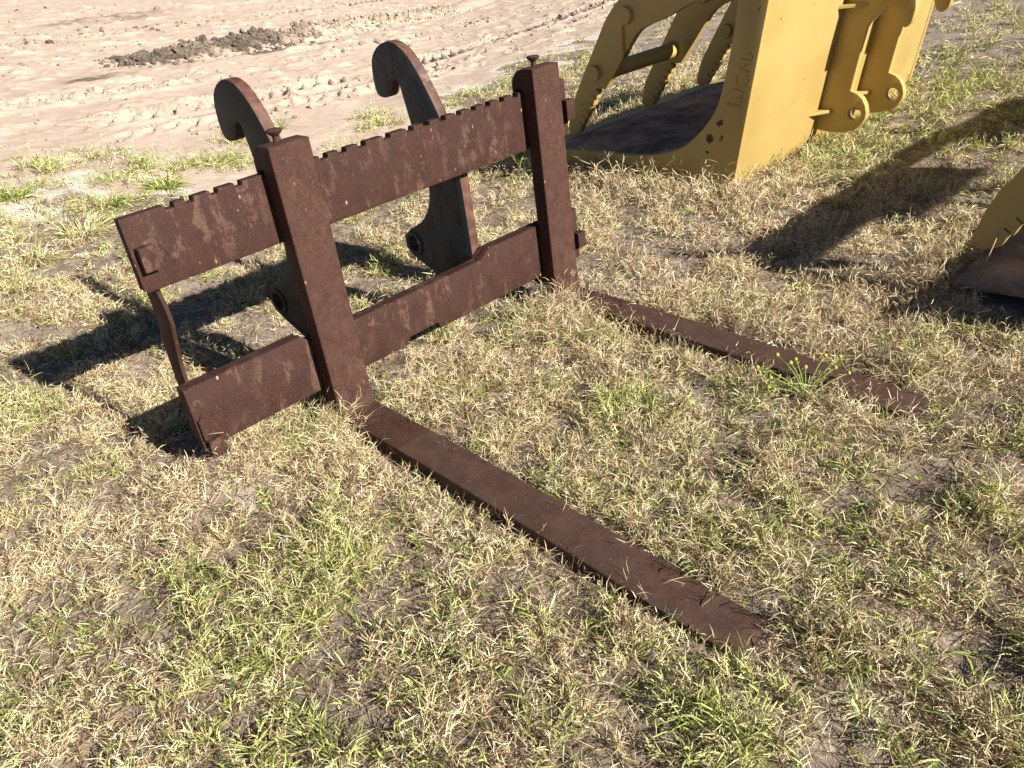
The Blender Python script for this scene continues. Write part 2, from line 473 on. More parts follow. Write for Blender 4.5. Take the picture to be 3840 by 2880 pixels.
def blob_mesh(name, items, mat, kind=None, parent=None):
    """many jagged lumps (x, y, z, size) joined into one mesh"""
    bm = bmesh.new(); bmesh.ops.create_icosphere(bm, subdivisions=1, radius=1)
    bv = np.array([v.co[:] for v in bm.verts]); bf = np.array([[v.index for v in f.verts] for f in bm.faces]); bm.free()
    nv = len(bv); N = len(items)
    it = np.array(items)
    V = bv[None] * (1 + .45 * (rng.random((N, nv, 1)) - .5) * 2) * it[:, None, 3:4] * (.6 + .8 * rng.random((N, 1, 3))) * np.array([1, 1, .75])
    V = V + it[:, None, :3]
    F = bf[None] + (np.arange(N) * nv)[:, None, None]
    me = bpy.data.meshes.new(name); me.from_pydata(V.reshape(-1, 3), [], F.reshape(-1, 3).tolist()); me.update()
    o = link(name, me, mat, parent)
    if kind: o['kind'] = kind
    return o

cl = []
bp = np.array(BERM, float)
for i in range(4200):
    k = random.random() ** 1.2 * (len(bp) - 2); j = int(k); f = k - j
    c = bp[j] * (1 - f) + bp[j + 1] * f
    x = c[0] + random.gauss(0, .2); y = c[1] + random.gauss(0, .24)
    cl.append((x, y, 0, min(.06, .008 + random.expovariate(1 / .014))))
for i in range(1500):
    x = random.uniform(-.5, 13); y = road_edge(x) + random.uniform(.2, 14)
    cl.append((x, y, 0, .006 + random.expovariate(1 / .008)))
for pts, hw, sg in TRACKS:
    for i in range(160):
        k = random.random() * (len(pts) - 1.001); j = int(k); f = k - j
        x = pts[j][0] * (1 - f) + pts[j + 1][0] * f; y = pts[j][1] * (1 - f) + pts[j + 1][1] * f + random.choice((-1, 1)) * random.gauss(hw, .07)
        if y > road_edge(x) + .2: cl.append((x, y, 0, .008 + random.expovariate(1 / .012)))
cl = np.array(cl); cl[:, 2] = hgt(cl[:, 0], cl[:, 1]) + cl[:, 3] * .25
def clod_mat():
    m, nt, b = new_mat('clod_soil'); t = NT(nt); co = t.coord('Object')
    n = t.noise(co, 1.0, 4); n2 = t.noise(co, 45, 4, .7)
    c = t.mix(t.ramp(n2, .3, .7), (.30, .235, .185), (.50, .41, .325))
    s = t.n('ShaderNodeSeparateXYZ'); t.put(s.inputs[0], co)
    k = t.math('MULTIPLY', t.ramp(s.outputs[0], 8.6, 6.6), t.ramp(s.outputs[1], 8.7, 9.4))
    c = t.mix(t.math('MULTIPLY', k, t.ramp(n, .3, .55)), c, t.mix(t.ramp(n2, .35, .65), (.085, .07, .056), (.19, .155, .125)))
    t.put(b.inputs['Base Color'], c); b.inputs['Roughness'].default_value = .95; b.inputs['Specular IOR Level'].default_value = .1
    t.put(b.inputs['Normal'], t.bump(n2, .8, .01)); return m
clods = blob_mesh('dirt_clods', cl, clod_mat(), 'stuff')
tag(clods, 'loose dirt clods heaped along the ridge on the bare dirt', 'dirt clods')

# ------------------------------------------------------------------ fork carriage
WC = 1.948; L1 = .2312; U0 = .5726; U1 = .8056
car = empty('fork_carriage', (0, 0, ZO))
tag(car, 'rusty steel fork carriage with two hooked brackets standing in the grass', 'fork carriage')
# upper bar with locking notches
top = [(0, U1)]
nt_x = [(.139, .172), (.207, .235), (.289, .318), (.374, .402)] + [(a - .036, a) for a in (.73, .808, .891, 1.002, 1.11, 1.189, 1.27, 1.351, 1.428, 1.507, 1.585, 1.665, 1.745, 1.825, 1.90)]
for a, b in nt_x: top += [(a, U1), (a + .003, U1 - .014), (b - .003, U1 - .014), (b, U1)]
top += [(WC, U1)]
poly = top + [(WC, U0 + .02), (WC - .01, U0), (.012, U0), (0, U0 + .012)]
link('upper_bar', plate_xz([poly[::-1]], 0, .036, .003), M_BAR, car)
cut = [(0, L1), (.45, L1), (.48, .2), (1.335, .2), (1.385, L1 + .004), (WC, L1 + .004), (WC, 0), (1.062, 0), (1.055, .028), (.9, .028), (.89, 0), (0, 0)]
link('lower_bar', plate_xz([cut[::-1]], 0, .036, .004), M_BAR, car)
cutb = [(.004, L1 - .005), (.45, L1 - .005), (.48, .195), (1.335, .195), (1.385, L1), (WC - .004, L1), (WC - .004, .02), (.004, .02)]
link('backing_bar', plate_xz([cutb[::-1]], .037, .068, .004), M_BAR, car)
ep = [(.07, .19), (.07, .26), (.055, .32), (.03, .39), (.008, .45), (.008, .51), (.037, .59), (.037, .70), (.13, .70), (.115, .5), (.12, .43), (.145, .355), (.15, .29), (.16, .1), (.07, .1)]
ep2 = [(.0685, .10) if p == (.07, .1) else p for p in ep]
for x0 in (.040, WC - .056):
    link('end_plate', plate_yz([ep[::-1]], x0, x0 + .014, .002), M_BAR, car)
# stop blocks at the bar ends
for (x0, x1, z0, z1, d) in ((.014, .062, .640, .715, .032), (1.905, 1.958, .640, .725, .04), (.012, .062, -.030, .035, .030), (1.905, 1.955, .06, .13, .04)):
    link('stop_block', plate_xz([[(x0, z0), (x1, z0), (x1, z1), (x0, z1)]], -d, -.001, .003), M_BAR, car)
link('stop_tab', plate_xz([[(.008, .035), (.03, .035), (.03, .112), (.022, .122), (.008, .112)]], -.014, -.001, .003), M_BAR, car)
# hook brackets
front = [(.071, .03), (.071, .205), (.071, .50), (.078, .58), (.105, .69), (.139, .777), (.173, .845), (.203, .899), (.243, .966), (.295, 1.025), (.341, 1.052), (.393, 1.062), (.454, 1.048), (.503, 1.016), (.527, .978), (.536, .92), (.534, .868), (.520, .846), (.490, .838), (.452, .842), (.430, .855), (.418, .875), (.408, .900), (.392, .914), (.376, .914), (.364, .900), (.358, .87), (.343, .791), (.330, .718), (.296, .56), (.289, .475), (.300, .42), (.326, .368), (.378, .312), (.44, .280), (.490, .258), (.522, .225), (.537, .19), (.532, .16), (.505, .135), (.44, .105), (.348, .072), (.22, .03)]
fr = [front[0], front[1], front[2]] + smooth_open(front[3:-1], 1) + [front[-1]]
hole = arc(.468, .195, .036, 0, -345, 23)
for x0, mm, nm in ((.628, M_HOOKN, 'dark hook bracket with rusty front edge'), (1.35, M_HOOKF, 'hook bracket with grey blue paint flaking to rust')):
    hb = link('hook_bracket', plate_yz([fr[::-1], hole], x0, x0 + .045, .003), mm, car)
    hb['label'] = nm
    for xx in (x0 - .006, x0 + .039):
        link('eye_ring', plate_yz([arc(.468, .195, .058, 0, 345, 23), arc(.468, .195, .0365, 0, -345, 23)], xx, xx + .012, .002), mm, hb)
    # weld pads between the bracket and the bars
    link('weld_pad', plate_yz([[(.0365, .60), (.070, .60), (.074, .66), (.090, .70), (.098, .76), (.0365, .76)]], x0 + .004, x0 + .041, .003), mm, hb)

# ------------------------------------------------------------------ pallet forks
def fork_mesh(vb, c, L, x0, x1, part):
    """loft a forged L-shaped fork from rounded rectangular sections; part = shank / blade"""
    W = .15; ts = .0786; tb = .058
    st = []    # (w, v, tangent angle, half thickness, half width)
    vS = .8957
    zs = [vS, vS - .003, vS - .05, vS - .2, vS - .4, vS - .6, vS - .75, vb + .14, vb + .075]
    for i, z in enumerate(zs):
        k = 0 if i else .006
        st.append((.004 + (ts - .004) / 2, z, -90, (ts - .004) / 2 - k, W / 2 - k))
    ri = .030
    # heel: inner centre at (ts + ri, vb + ri)
    for a in range(10, 90, 10):
        th = math.radians(180 + a)
        half = ((ts - .004) * (1 - a / 90) + tb * (a / 90)) / 2
        r = ri + half
        st.append((ts + ri + r * math.cos(th), vb + ri + r * math.sin(th), -90 + a, half, W / 2))
    for w in np.concatenate([np.linspace(.13, L - .12, 26), L - .12 + .12 * (1 - (1 - np.linspace(.1, 1, 12)) ** 1.8)]):
        s = max(0, (w - ts) / (L - ts)); topz = vb - c * s * s
        th = max(.008, (tb * (1 - s) + .013 * s)); 
        botz = min(topz - .008, vb - tb + .004 * s - .004)
        th = topz - botz
        q = max(0, (w - (L - .055)) / .055); hw = W / 2 * (1 - .04 * s) * (max(0.0, 1 - q ** 2.6)) ** .5 if q > 0 else W / 2 * (1 - .04 * s)
        st.append((w, (topz + botz) / 2, 0, th / 2, max(hw, .012)))
    split = 22
    st = st[:split + 1] if part == 'shank' else st[split:]
    bm = bmesh.new(); rings = []
    for (w, v, ang, ht, hw) in st:
        a = math.radians(ang); nx, nz = -math.sin(a), math.cos(a)        # outward normal of the top / front face in (w, v)
        r = min(.006, ht * .45, hw * .45)
        sec = []
        for (sx, sy, a0) in ((1, 1, 0), (-1, 1, 90), (-1, -1, 180), (1, -1, 270)):
            for da in (0, 30, 60, 90):
                t_ = math.radians(a0 + da)
                sec.append((sx * (hw - r) + r * math.cos(t_), sy * (ht - r) + r * math.sin(t_)))
        rings.append([bm.verts.new((px, -(w + nx * py), v + nz * py)) for px, py in sec])
    n = len(rings[0])
    for A, B in zip(rings[:-1], rings[1:]):
        for k in range(n): bm.faces.new((A[k], A[(k + 1) % n], B[(k + 1) % n], B[k]))
    if part == 'shank': bm.faces.new(rings[0])
    else: bm.faces.new(rings[-1][::-1])
    bmesh.ops.recalc_face_normals(bm, faces=bm.faces)
    me = bpy.data.meshes.new(part); bm.to_mesh(me); bm.free()
    smooth_by_angle(me, 42)
    return me

def make_fork(uc, yaw, c, L, label):
    o = empty('pallet_fork', (uc, 0, ZO), yaw)
    tag(o, label, 'pallet fork', 'pallet forks on the carriage')
    link('shank', fork_mesh(-.0942, c, L, 0, 0, 'shank'), M_SHANK, o)
    link('blade', fork_mesh(-.0942, c, L, 0, 0, 'blade'), M_BLADE, o)
    up = [(-.006, .886), (.022, .886), (.052, .86), (.060, .835), (.060, .775), (.046, .765), (.041, .775), (.041, .811), (-.006, .811)]
    link('upper_hook', plate_yz([up[::-1]], -.070, .070, .003), M_SHANK, o)
    lo = [(-.006, -.004), (-.006, -.05), (.03, -.062), (.074, -.05), (.088, -.03), (.088, .018), (.072, .018), (.072, -.006)]
    link('lower_hook', plate_yz([lo[::-1]], -.065, .065, .003), M_SHANK, o)
    k = link('locking_pin', lathe([(.011, .886), (.011, .912), (.014, .915), (.026, .926), (.028, .930), (.024, .934), (.004, .935)], 'z', 18), M_SHANK, o)
    k.location = (-.012, -.022, 0)
    return o

FA = make_fork(.5567, -.0316, .0545, 1.768, 'nearer rusty pallet fork whose whole blade lies clear on the grass')
FB = make_fork(1.7619, -.0476, .043, 1.70, 'farther rusty pallet fork with its blade half buried in dry grass')

# ------------------------------------------------------------------ yellow grapple buckets
def catmull(pts, n=5):
    out = []
    for i in range(len(pts) - 1):
        p0 = pts[max(i - 1, 0)]; p1 = pts[i]; p2 = pts[i + 1]; p3 = pts[min(i + 2, len(pts) - 1)]
        for k in range(n):
            t = k / n
            out.append(tuple(.5 * (2 * p1[j] + (p2[j] - p0[j]) * t + (2 * p0[j] - 5 * p1[j] + 4 * p2[j] - p3[j]) * t * t + (3 * p1[j] - p0[j] - 3 * p2[j] + p3[j]) * t ** 3) for j in (0, 1)))
    out.append(pts[-1]); return out

INNER = catmull([(.055, .975), (.069, .905), (.1, .725), (.148, .511), (.22, .309), (.388, .13), (.568, .05), (.804, .016), (1.158, .012), (1.70, .0)], 4)
OUTER = [(1.76, -.035), (1.60, -.13), (.35, -.16), (.154, -.157), (.081, -.054), (-.125, .975)]
def side_poly(): return INNER + OUTER
def shell_poly():
    inn = [(y - .012 if z > .3 else y, z - .03 if z < .3 else z) for y, z in INNER]
    return inn + [(1.77, -.045), (1.60, -.126), (.35, -.156), (.157, -.153), (.085, -.052), (-.121, .972)]

def tine_poly(low=1.0):
    outer = catmull([(.10, 1.14), (.6, 1.07), (1.02, .985), (1.192, .895), (1.263, .832), (1.32, .767), (1.394, .654), (1.496, .497), (1.648, .254), (1.694, .167), (1.735, .024)], 3)
    tip = [(1.69, -.012), (1.645, .0)]
    teeth = []
    A = np.array((1.640, .035)); B = np.array((1.425, .325)); d = (B - A); l = np.linalg.norm(d); d /= l; nrm = np.array((-d[1], d[0]))
    if nrm[0] > 0: nrm = -nrm        # towards the bucket
    nrm = -nrm if nrm[1] > 0 else nrm
    nt_ = 6
    for i in range(nt_):
        s0 = l * i / nt_; s1 = l * (i + 1) / nt_; p = A + d * s0; q = A + d * (s1 - .006)
        teeth += [tuple(p + nrm * .028), tuple(q + nrm * .016), tuple(q - nrm * .018)]
        if i < nt_ - 1: teeth += [tuple(A + d * s1 - nrm * .018)]
    inner = catmull([(1.348, .33), (1.23, .475), (1.085, .658), (1.013, .716), (.916, .749), (.776, .795), (.615, .858), (.3, .93), (.02, 1.0)], 3)
    return [(y, z if z < .45 else .45 + (z - .45) * low) for y, z in outer + tip + teeth + inner + [(-.02, 1.08)]]

HOOKP = [(.10, -.01), (.063, -.008), (-.02, -.020), (-.08, -.021), (-.133, -.014), (-.185, .003), (-.225, .035), (-.25, .075), (-.255, .11), (-.245, .155), (-.222, .195), (-.19, .222), (-.144, .240), (-.152, .28), (-.19, .47), (-.217, .606), (-.232, .635), (-.29, .69), (-.327, .715), (-.352, .716), (-.372, .70), (-.388, .64), (-.402, .612), (-.442, .603), (-.47, .625), (-.487, .70), (-.48, .79), (-.43, .88), (-.35, .93), (-.25, .945), (-.1, .94), (-.06, .90), (.06, .2)]

def make_bucket(dx, dy, width, tines, hooks, shadow_plates, label, detail=True):
    cutside = lambda p: p if detail else [(min(y, 1.30), min(z, .84)) for y, z in p if y < 1.55 or z < -.1]
    X0, X1 = 3.45, 3.45 + width
    b = empty('grapple_bucket', (dx, dy, ZO))
    tag(b, label, 'grapple bucket', 'yellow grapple buckets')
    # materials use object coordinates, so parts keep carriage coordinates + ZO by a shift in the mesh
    def P(name, me, mat, par=None):
        remap(me, lambda c: c + np.array([0, 0, ZO]))
        o = link(name, me, mat, par or b)
        o.location = (0, 0, -ZO) if par is None else (0, 0, 0)
        return o
    P('side_plate', plate_yz([cutside(side_poly())], X0, X0 + .04, .003), M_YSIDE if detail else M_YEL)
    P('side_plate', plate_yz([side_poly()], X1 - .04, X1, .003), M_YEL)
    P('bucket_shell', plate_yz([cutside(shell_poly())], X0 + .041, X1 - .041, .002), M_YEL)
    P('lip_plate', plate_yz([[(1.55, -.005), (1.80, -.03), (1.80, -.05), (1.55, -.045)] if detail else [(1.25, -.06), (1.72, -.085), (1.72, -.105), (1.25, -.10)]], X0 + .05, X1 - .05, .003), M_YEL if detail else M_FILL)
    for k, x in enumerate(tines):
        tn = P('tine', plate_yz([tine_poly(1.0 if detail else .7)], x, x + .055, .003), M_YTINE if (k == 0 and detail) else M_YEL)
        for (cy, cz, r) in ((1.14, .80, .058), (1.435, .437, .052)):
            P('pin_cap', lathe([(r, -.024), (r, -.008), (r * .95, 0)][::-1] if False else [(r * .93, -.028), (r, -.022), (r, .002)], 'x', 24, (x, cy, cz)), M_YEL, tn)
    if len(tines) > 1:
        P('cross_tube', lathe([(.056, tines[0] + .05), (.056, tines[1] + .004)], 'x', 28, (0, 1.42, .425)), M_YEL)
        P('cross_tube', lathe([(.05, tines[0] + .05), (.05, tines[-1] + .004)], 'x', 24, (0, .55, .98)), M_YEL)
    for x in hooks:
        hp = P('hook_plate', plate_yz([HOOKP, arc(-.180, .102, .041, 0, -345, 20)], x, x + .05, .003), M_YEL)
        P('gusset', plate_xy([[(x - .14, .052), (x - .001, -.045), (x - .001, .052)][::-1]], .105, .125, .002), M_YEL, hp)
        P('gusset', plate_xy([[(x - .09, -.07), (x - .001, -.215), (x - .001, -.07)][::-1]], .725, .745, .002), M_YEL, hp)
        P('gusset', plate_xy([[(x + .051, .052), (x + .051, -.045), (x + .19, .052)][::-1]], .105, .125, .002), M_YEL, hp)
    for (a, c2, zt) in shadow_plates:  # unseen plates on posts, added to shade the cross tube and the ground
        P('shadow_plate', plate_xz([[(a, zt - .21), (c2, zt - .21), (c2 - .06, zt), (a + .06, zt)]], -.135, -.105, .003), M_YEL)
        for xp in (a + .12, c2 - .16): P('shadow_plate_post', plate_xz([[(xp, .9), (xp + .04, .9), (xp + .04, zt - .05), (xp, zt - .05)]], -.103, -.075, .003), M_YEL)
    P('top_rail', plate_yz([[(y, z if detail else z - .13) for y, z in [(-.15, .93), (-.05, .93), (-.05, .985), (-.15, .985)]]], X0, X1, .004), M_YEL)
    return b

B1 = make_bucket(0, 0, 2.5, [3.85, 4.76, 5.55], [4.42, 4.98], [(3.75, 4.86, 1.37), (5.15, 5.85, 1.37)], 'yellow grapple bucket with serrated tines, standing behind the farther pallet fork')
# second bucket: only its nearest tine and lip reach into the picture
B2 = make_bucket(-.92, -3.17, 3.65, [3.70, 4.9, 6.1], [4.7, 5.3], [(4.55, 5.62, 1.295), (6.05, 7.05, 1.34)], 'yellow grapple bucket cut off by the right edge, showing one serrated tine tip', False)

# dirt lying in the buckets
def fill_mesh(x0, x1, y0, y1, seed):
    n, m = 90, 60
    X, Y = np.meshgrid(np.linspace(x0, x1, n), np.linspace(y0, y1, m))
    iy = np.array([p[0] for p in INNER][::1]); iz = np.array([p[1] for p in INNER])
    o = np.argsort(iy); base = np.interp(Y, iy[o], iz[o]) - .028
    hump = np.clip(1 - ((X - (x0 + x1) / 2) / ((x1 - x0) / 2)) ** 4, 0, 1)
    Z = np.maximum(base, .0) * 0 + base + (.05 * fbm(X * 1.6, Y * 1.6, seed, 4) + .02 * fbm(X * 9, Y * 9, seed + 5, 3)) * (.35 + .65 * hump) * sstep(0, .22, (y1 - Y)) * sstep(0, .1, Y - y0) + .002
    idx = np.arange(n * m).reshape(m, n)
    F = np.stack([idx[:-1, :-1], idx[:-1, 1:], idx[1:, 1:], idx[1:, :-1]], -1).reshape(-1, 4)
    me = bpy.data.meshes.new('fill'); me.from_pydata(np.stack([X, Y, Z], -1).reshape(-1, 3), [], F.tolist()); me.update()
    for p in me.polygons: p.use_smooth = True
    return me
f1 = link('loose_dirt', fill_mesh(3.492, 5.908, .42, 1.74, 201), M_FILL, None, (0, 0, ZO))
tag(f1, 'loose brown dirt lying in the bucket behind the farther fork', 'dirt', kind='stuff')
f2 = link('loose_dirt', fill_mesh(3.492, 7.05, .42, 1.29, 301), M_FILL, None, (-.92, -3.17, ZO))
tag(f2, 'dark damp dirt lying in the bucket at the right edge', 'dirt', kind='stuff')

# faint hand-written marks on the near side plate of the first bucket (worn paint-pen strokes)
STROKES = [[[.133, .373], [.05, .362]], [[.131, .361], [.052, .35]], [[.05, .351], [.037, .401]], [[.104, .404], [.056, .401], [.045, .401], [.03, .42], [.051, .446], [.11, .445]], [[.06, .525], [.078, .504], [.067, .478]], [[.01, .519], [-.003, .501], [.01, .472], [.025, .481]], [[.061, .591], [.063, .562], [.037, .554], [.017, .58], [-.004, .58]], [[.037, .554], [-.007, .541]], [[.048, .613], [.017, .606], [-.014, .598], [-.026, .613], [-.018, .632], [.002, .641]]]
def stroke_mesh():
    bm = bmesh.new()
    for s in STROKES:
        pts = smooth_open([tuple(p) for p in s], 2) if len(s) > 2 else [(s[0][0] + (s[1][0] - s[0][0]) * k / 8, s[0][1] + (s[1][1] - s[0][1]) * k / 8) for k in range(9)]
        prev = None
        for i, p in enumerate(pts):
            a = pts[max(i - 1, 0)]; c = pts[min(i + 1, len(pts) - 1)]
            dx, dz = c[0] - a[0], c[1] - a[1]; l = math.hypot(dx, dz) or 1
            w = .0014 + .0022 * random.random()
            if random.random() < .22: w = .0002
            q = (bm.verts.new((3.4492, p[0] - dz / l * w, p[1] + dx / l * w)), bm.verts.new((3.4492, p[0] + dz / l * w, p[1] - dx / l * w)))
            if prev: bm.faces.new((prev[0], prev[1], q[1], q[0]))
            prev = q
    me = bpy.data.meshes.new('strokes'); bm.to_mesh(me); bm.free(); return me
sm = link('hand_written_marks', stroke_mesh(), mat_plain('faded_dark_ink', (.19, .135, .05), (.30, .21, .075), 60, .8, 0.0), B1)
sm['label'] = 'faded dark hand-written marks running up the side plate'

# ------------------------------------------------------------------ grass
class Leaves:
    def __init__(s): s.V = []; s.C = []; s.F3 = []; s.F4 = []; s.n = 0
    def add(s, base, d, length, width, bend, side, col, seg=2):
        """ribbon leaves: base (N,3), unit direction d, bend vector (N,3), side (N,3) unit, col (N,3)"""
        N = len(base); ts = np.linspace(0, 1, seg + 1); nv = 2 * seg + 1
        length = np.broadcast_to(np.asarray(length, float), (N,)); width = np.broadcast_to(np.asarray(width, float), (N,))
        V = np.empty((N, nv, 3))
        for i, t in enumerate(ts):
            p = base + (d * t + bend * t * t) * length[:, None]
            if i == seg: V[:, 2 * i] = p
            else:
                w = (width * (.75 if i == 0 else (1 - .45 * t)) / 2)[:, None]
                V[:, 2 * i] = p - side * w; V[:, 2 * i + 1] = p + side * w
        o = s.n + np.arange(N)[:, None] * nv
        for i in range(seg - 1): s.F4.append(np.stack([o[:, 0] + 2 * i, o[:, 0] + 2 * i + 1, o[:, 0] + 2 * i + 3, o[:, 0] + 2 * i + 2], 1))
        i = seg - 1; s.F3.append(np.stack([o[:, 0] + 2 * i, o[:, 0] + 2 * i + 1, o[:, 0] + 2 * i + 2], 1))
        s.V.append(V.reshape(-1, 3)); s.C.append(np.repeat(np.asarray(col, float), nv, 0)); s.n += N * nv
    def build(s, name, mat, floor=True, parent=None):
        V = np.concatenate(s.V); C = np.concatenate(s.C)
        if floor: V[:, 2] = np.maximum(V[:, 2], hgt(V[:, 0], V[:, 1]) + .0015)
        F4 = np.concatenate(s.F4) if s.F4 else np.zeros((0, 4), int); F3 = np.concatenate(s.F3)
        me = bpy.data.meshes.new(name)
        me.vertices.add(len(V)); me.vertices.foreach_set('co', V.ravel())
        li = np.concatenate([F4.ravel(), F3.ravel()]).astype(np.int32)
        ls = np.concatenate([np.arange(len(F4)) * 4, len(F4) * 4 + np.arange(len(F3)) * 3]).astype(np.int32)
        me.loops.add(len(li)); me.loops.foreach_set('vertex_index', li)
        me.polygons.add(len(ls)); me.polygons.foreach_set('loop_start', ls)
        me.update(calc_edges=False)
        at = me.attributes.new('tint', 'FLOAT_COLOR', 'POINT')
        at.data.foreach_set('color', np.concatenate([C, np.ones((len(C), 1))], 1).astype(np.float32).ravel())
        return link(name, me, mat, parent)

def unit(v): return v / np.maximum(np.linalg.norm(v, axis=1, keepdims=True), 1e-9)
STRAW = np.array([(.80, .66, .42), (.72, .57, .35), (.84, .74, .53), (.60, .45, .27), (.76, .69, .40)])
GREEN = np.array([(.24, .31, .065), (.36, .43, .10), (.52, .56, .18), (.16, .22, .05), (.66, .66, .30)])
BROWN = np.array([(.22, .14, .08), (.36, .25, .16), (.14, .09, .055)])

def pick(pal, n, jit=.18):
    c = pal[rng.integers(0, len(pal), n)]
    return c * (1 + (rng.random((n, 1)) - .5) * 2 * jit)

def keep_mask(x, y):
    """where grass can root: not under the steel, thinning into the dirt"""
    m = np.ones(len(x), bool)
    for (uc, yaw, L) in ((.5567, -.0316, 1.768), (1.7619, -.0476, 1.70)):
        c, s = math.cos(-yaw), math.sin(-yaw)
        lx = c * (x - uc) - s * y; ly = s * (x - uc) + c * y
        m &= ~((np.abs(lx) < .088) & (ly < .01) & (ly > -L - .012))
    m &= ~((y > -.012) & (y < .075) & (x > -.01) & (x < 1.92))
    for (dx, dy, x1) in ((0, 0, 5.95), (-.92, -3.17, 7.1)):
        m &= ~((x > 3.44 + dx) & (x < x1 + dx) & (y > .1 + dy) & (y < 1.73 + dy))
    return m

def frustum_points(n_try, rmin, rmax, a0=-16, a1=106):
    """points spread over the ground in front of the viewpoint, out past the picture's sides"""
    r = np.sqrt(rng.random(n_try) * (rmax ** 2 - rmin ** 2) + rmin ** 2); a = np.radians(a0 + rng.random(n_try) * (a1 - a0))
    return CAM[0] + r * np.cos(a), CAM[1] + r * np.sin(a)

def green_frac(x, y):
    g = .16 + .16 * sstep(.42, .66, fbm(x * .9 + 3, y * .9, 101, 3)) + .30 * sstep(.48, .7, fbm(x * 3.4, y * 3.4, 111, 3))
    g = g + .22 * sstep(3.0, 5.0, x) * (1 - sstep(1.5, 3, y)) + .28 * sstep(2.4, 3.8, y - .1 * x)
    g = g + .12 * (1 - sstep(-1.2, -.2, x + y * .2)) 
    strawband = np.exp(-((x - 2.6) / 1.0) ** 2 - ((y + .2) / .9) ** 2)
    return np.clip(g - .42 * strawband, .05, .85)

def cover(x, y):
    """how much grass grows: patchy, bare in places, gone on the dirt"""
    p = fbm(x * 6.5, y * 6.5, 121, 2)
    c = .24 + .76 * sstep(.36, .56, p)
    bare = sstep(.60, .74, fbm(x * 2.3 + 9, y * 2.3, 131, 3))
    c = c * (1 - .4 * bare)
    c = c * (1 - .3 * np.exp(-((x + .62) / .33) ** 2 - ((y - .15) / .8) ** 2))
    d = dirtmask(x, y)
    return c * (1 - sstep(.05, .55, d)) 

def sprigs(LV, x, y, hmul, nleaf, lw, seg, upright=.5, stem=True, az=None):
    N = len(x)
    z = hgt(x, y)
    b = np.stack([x, y, z], 1)
    tall = .42 + .75 * sstep(.3, .7, fbm(x * 6.5, y * 6.5, 121, 2)) + .55 * fbm(x * 2.1 + 5, y * 2.1, 141, 2)
    az = rng.random(N) * 2 * np.pi if az is None else az + rng.normal(0, .7, N); tilt = np.clip(np.abs(rng.normal(.8, .4, N)) * (1.25 - upright * .6), .05, 1.5)
    s = np.stack([np.sin(tilt) * np.cos(az), np.sin(tilt) * np.sin(az), np.cos(tilt)], 1)
    Ls = (.022 + .055 * rng.random(N) ** 1.4) * tall * hmul
    gf = green_frac(x, y); isg = (rng.random(N) * .55 + .45 * vnoise(x * 23, y * 23, 77)) < gf
    brown = (rng.random(N) < .24) & ~isg
    col = np.where(isg[:, None], pick(GREEN, N), np.where(brown[:, None], pick(BROWN, N), pick(STRAW, N)))
    mixc = rng.random(N)[:, None] * .35; col = np.where(isg[:, None], col * (1 - mixc) + pick(STRAW, N) * mixc * .8, col)
    side = unit(np.cross(s, rng.normal(size=(N, 3))))
    droop = np.stack([np.zeros(N), np.zeros(N), -.35 * rng.random(N)], 1) + rng.normal(0, .12, (N, 3))
    if stem: LV.add(b, s, Ls, lw * .55, droop, side, col * .9, 2)
    for k in range(nleaf):
        f = (.12 + .88 * (k + rng.random(N) * .8) / nleaf)
        q = b + (s * f[:, None] + droop * (f ** 2)[:, None]) * Ls[:, None]
        sg = 1 if k % 2 else -1
        al = .45 + .55 * rng.random(N)
        perp = unit(side * sg + rng.normal(0, .35, (N, 3)))
        d = unit(s * np.cos(al)[:, None] + perp * np.sin(al)[:, None])
        ll = (.012 + .030 * rng.random(N) ** 1.3) * (.6 + .5 * tall) * hmul ** .6 * np.where(isg, 1.15, .95)
        w = lw * (.7 + .6 * rng.random(N)) * np.where(isg, 1.25, .9)
        bend = np.stack([np.zeros(N), np.zeros(N), -.1 - .4 * rng.random(N)], 1) + rng.normal(0, .16, (N, 3))
        ws = unit(np.cross(d, rng.normal(size=(N, 3))))
        LV.add(q, d, ll, w, bend, ws, col * (.85 + .3 * rng.random((N, 1))), seg)

def scatter(n_try, rmin, rmax, boost=0.0, fn=cover):
    x, y = frustum_points(n_try, rmin, rmax)
    k = keep_mask(x, y) & (rng.random(n_try) < np.clip(fn(x, y) + boost * (1 - sstep(.05, .5, dirtmask(x, y))), 0, 1))
    return x[k], y[k]

GR = Leaves()
def thatch(n_try, rmin, rmax, lmul, w):
    x, y = scatter(n_try, rmin, rmax, .6); N = len(x)
    b = np.stack([x, y, hgt(x, y) + .002 + .012 * rng.random(N)], 1)
    az = rng.random(N) * 2 * np.pi
    d = np.stack([np.cos(az), np.sin(az), .12 + rng.normal(0, .22, N)], 1)
    col = np.where((rng.random(N) < .65)[:, None], pick(BROWN * .8, N), pick(STRAW * .85, N))  # dead litter, colours darkened so the gaps between tufts look shaded
    side = unit(np.cross(d, np.stack([rng.normal(0, .5, N), rng.normal(0, .5, N), np.ones(N)], 1)))
    GR.add(b, d, (.015 + .05 * rng.random(N) ** 2) * lmul, w * (.6 + .7 * rng.random(N)), np.stack([rng.normal(0, .2, N), rng.normal(0, .2, N), -.15 * np.ones(N)], 1), side, col, 2)

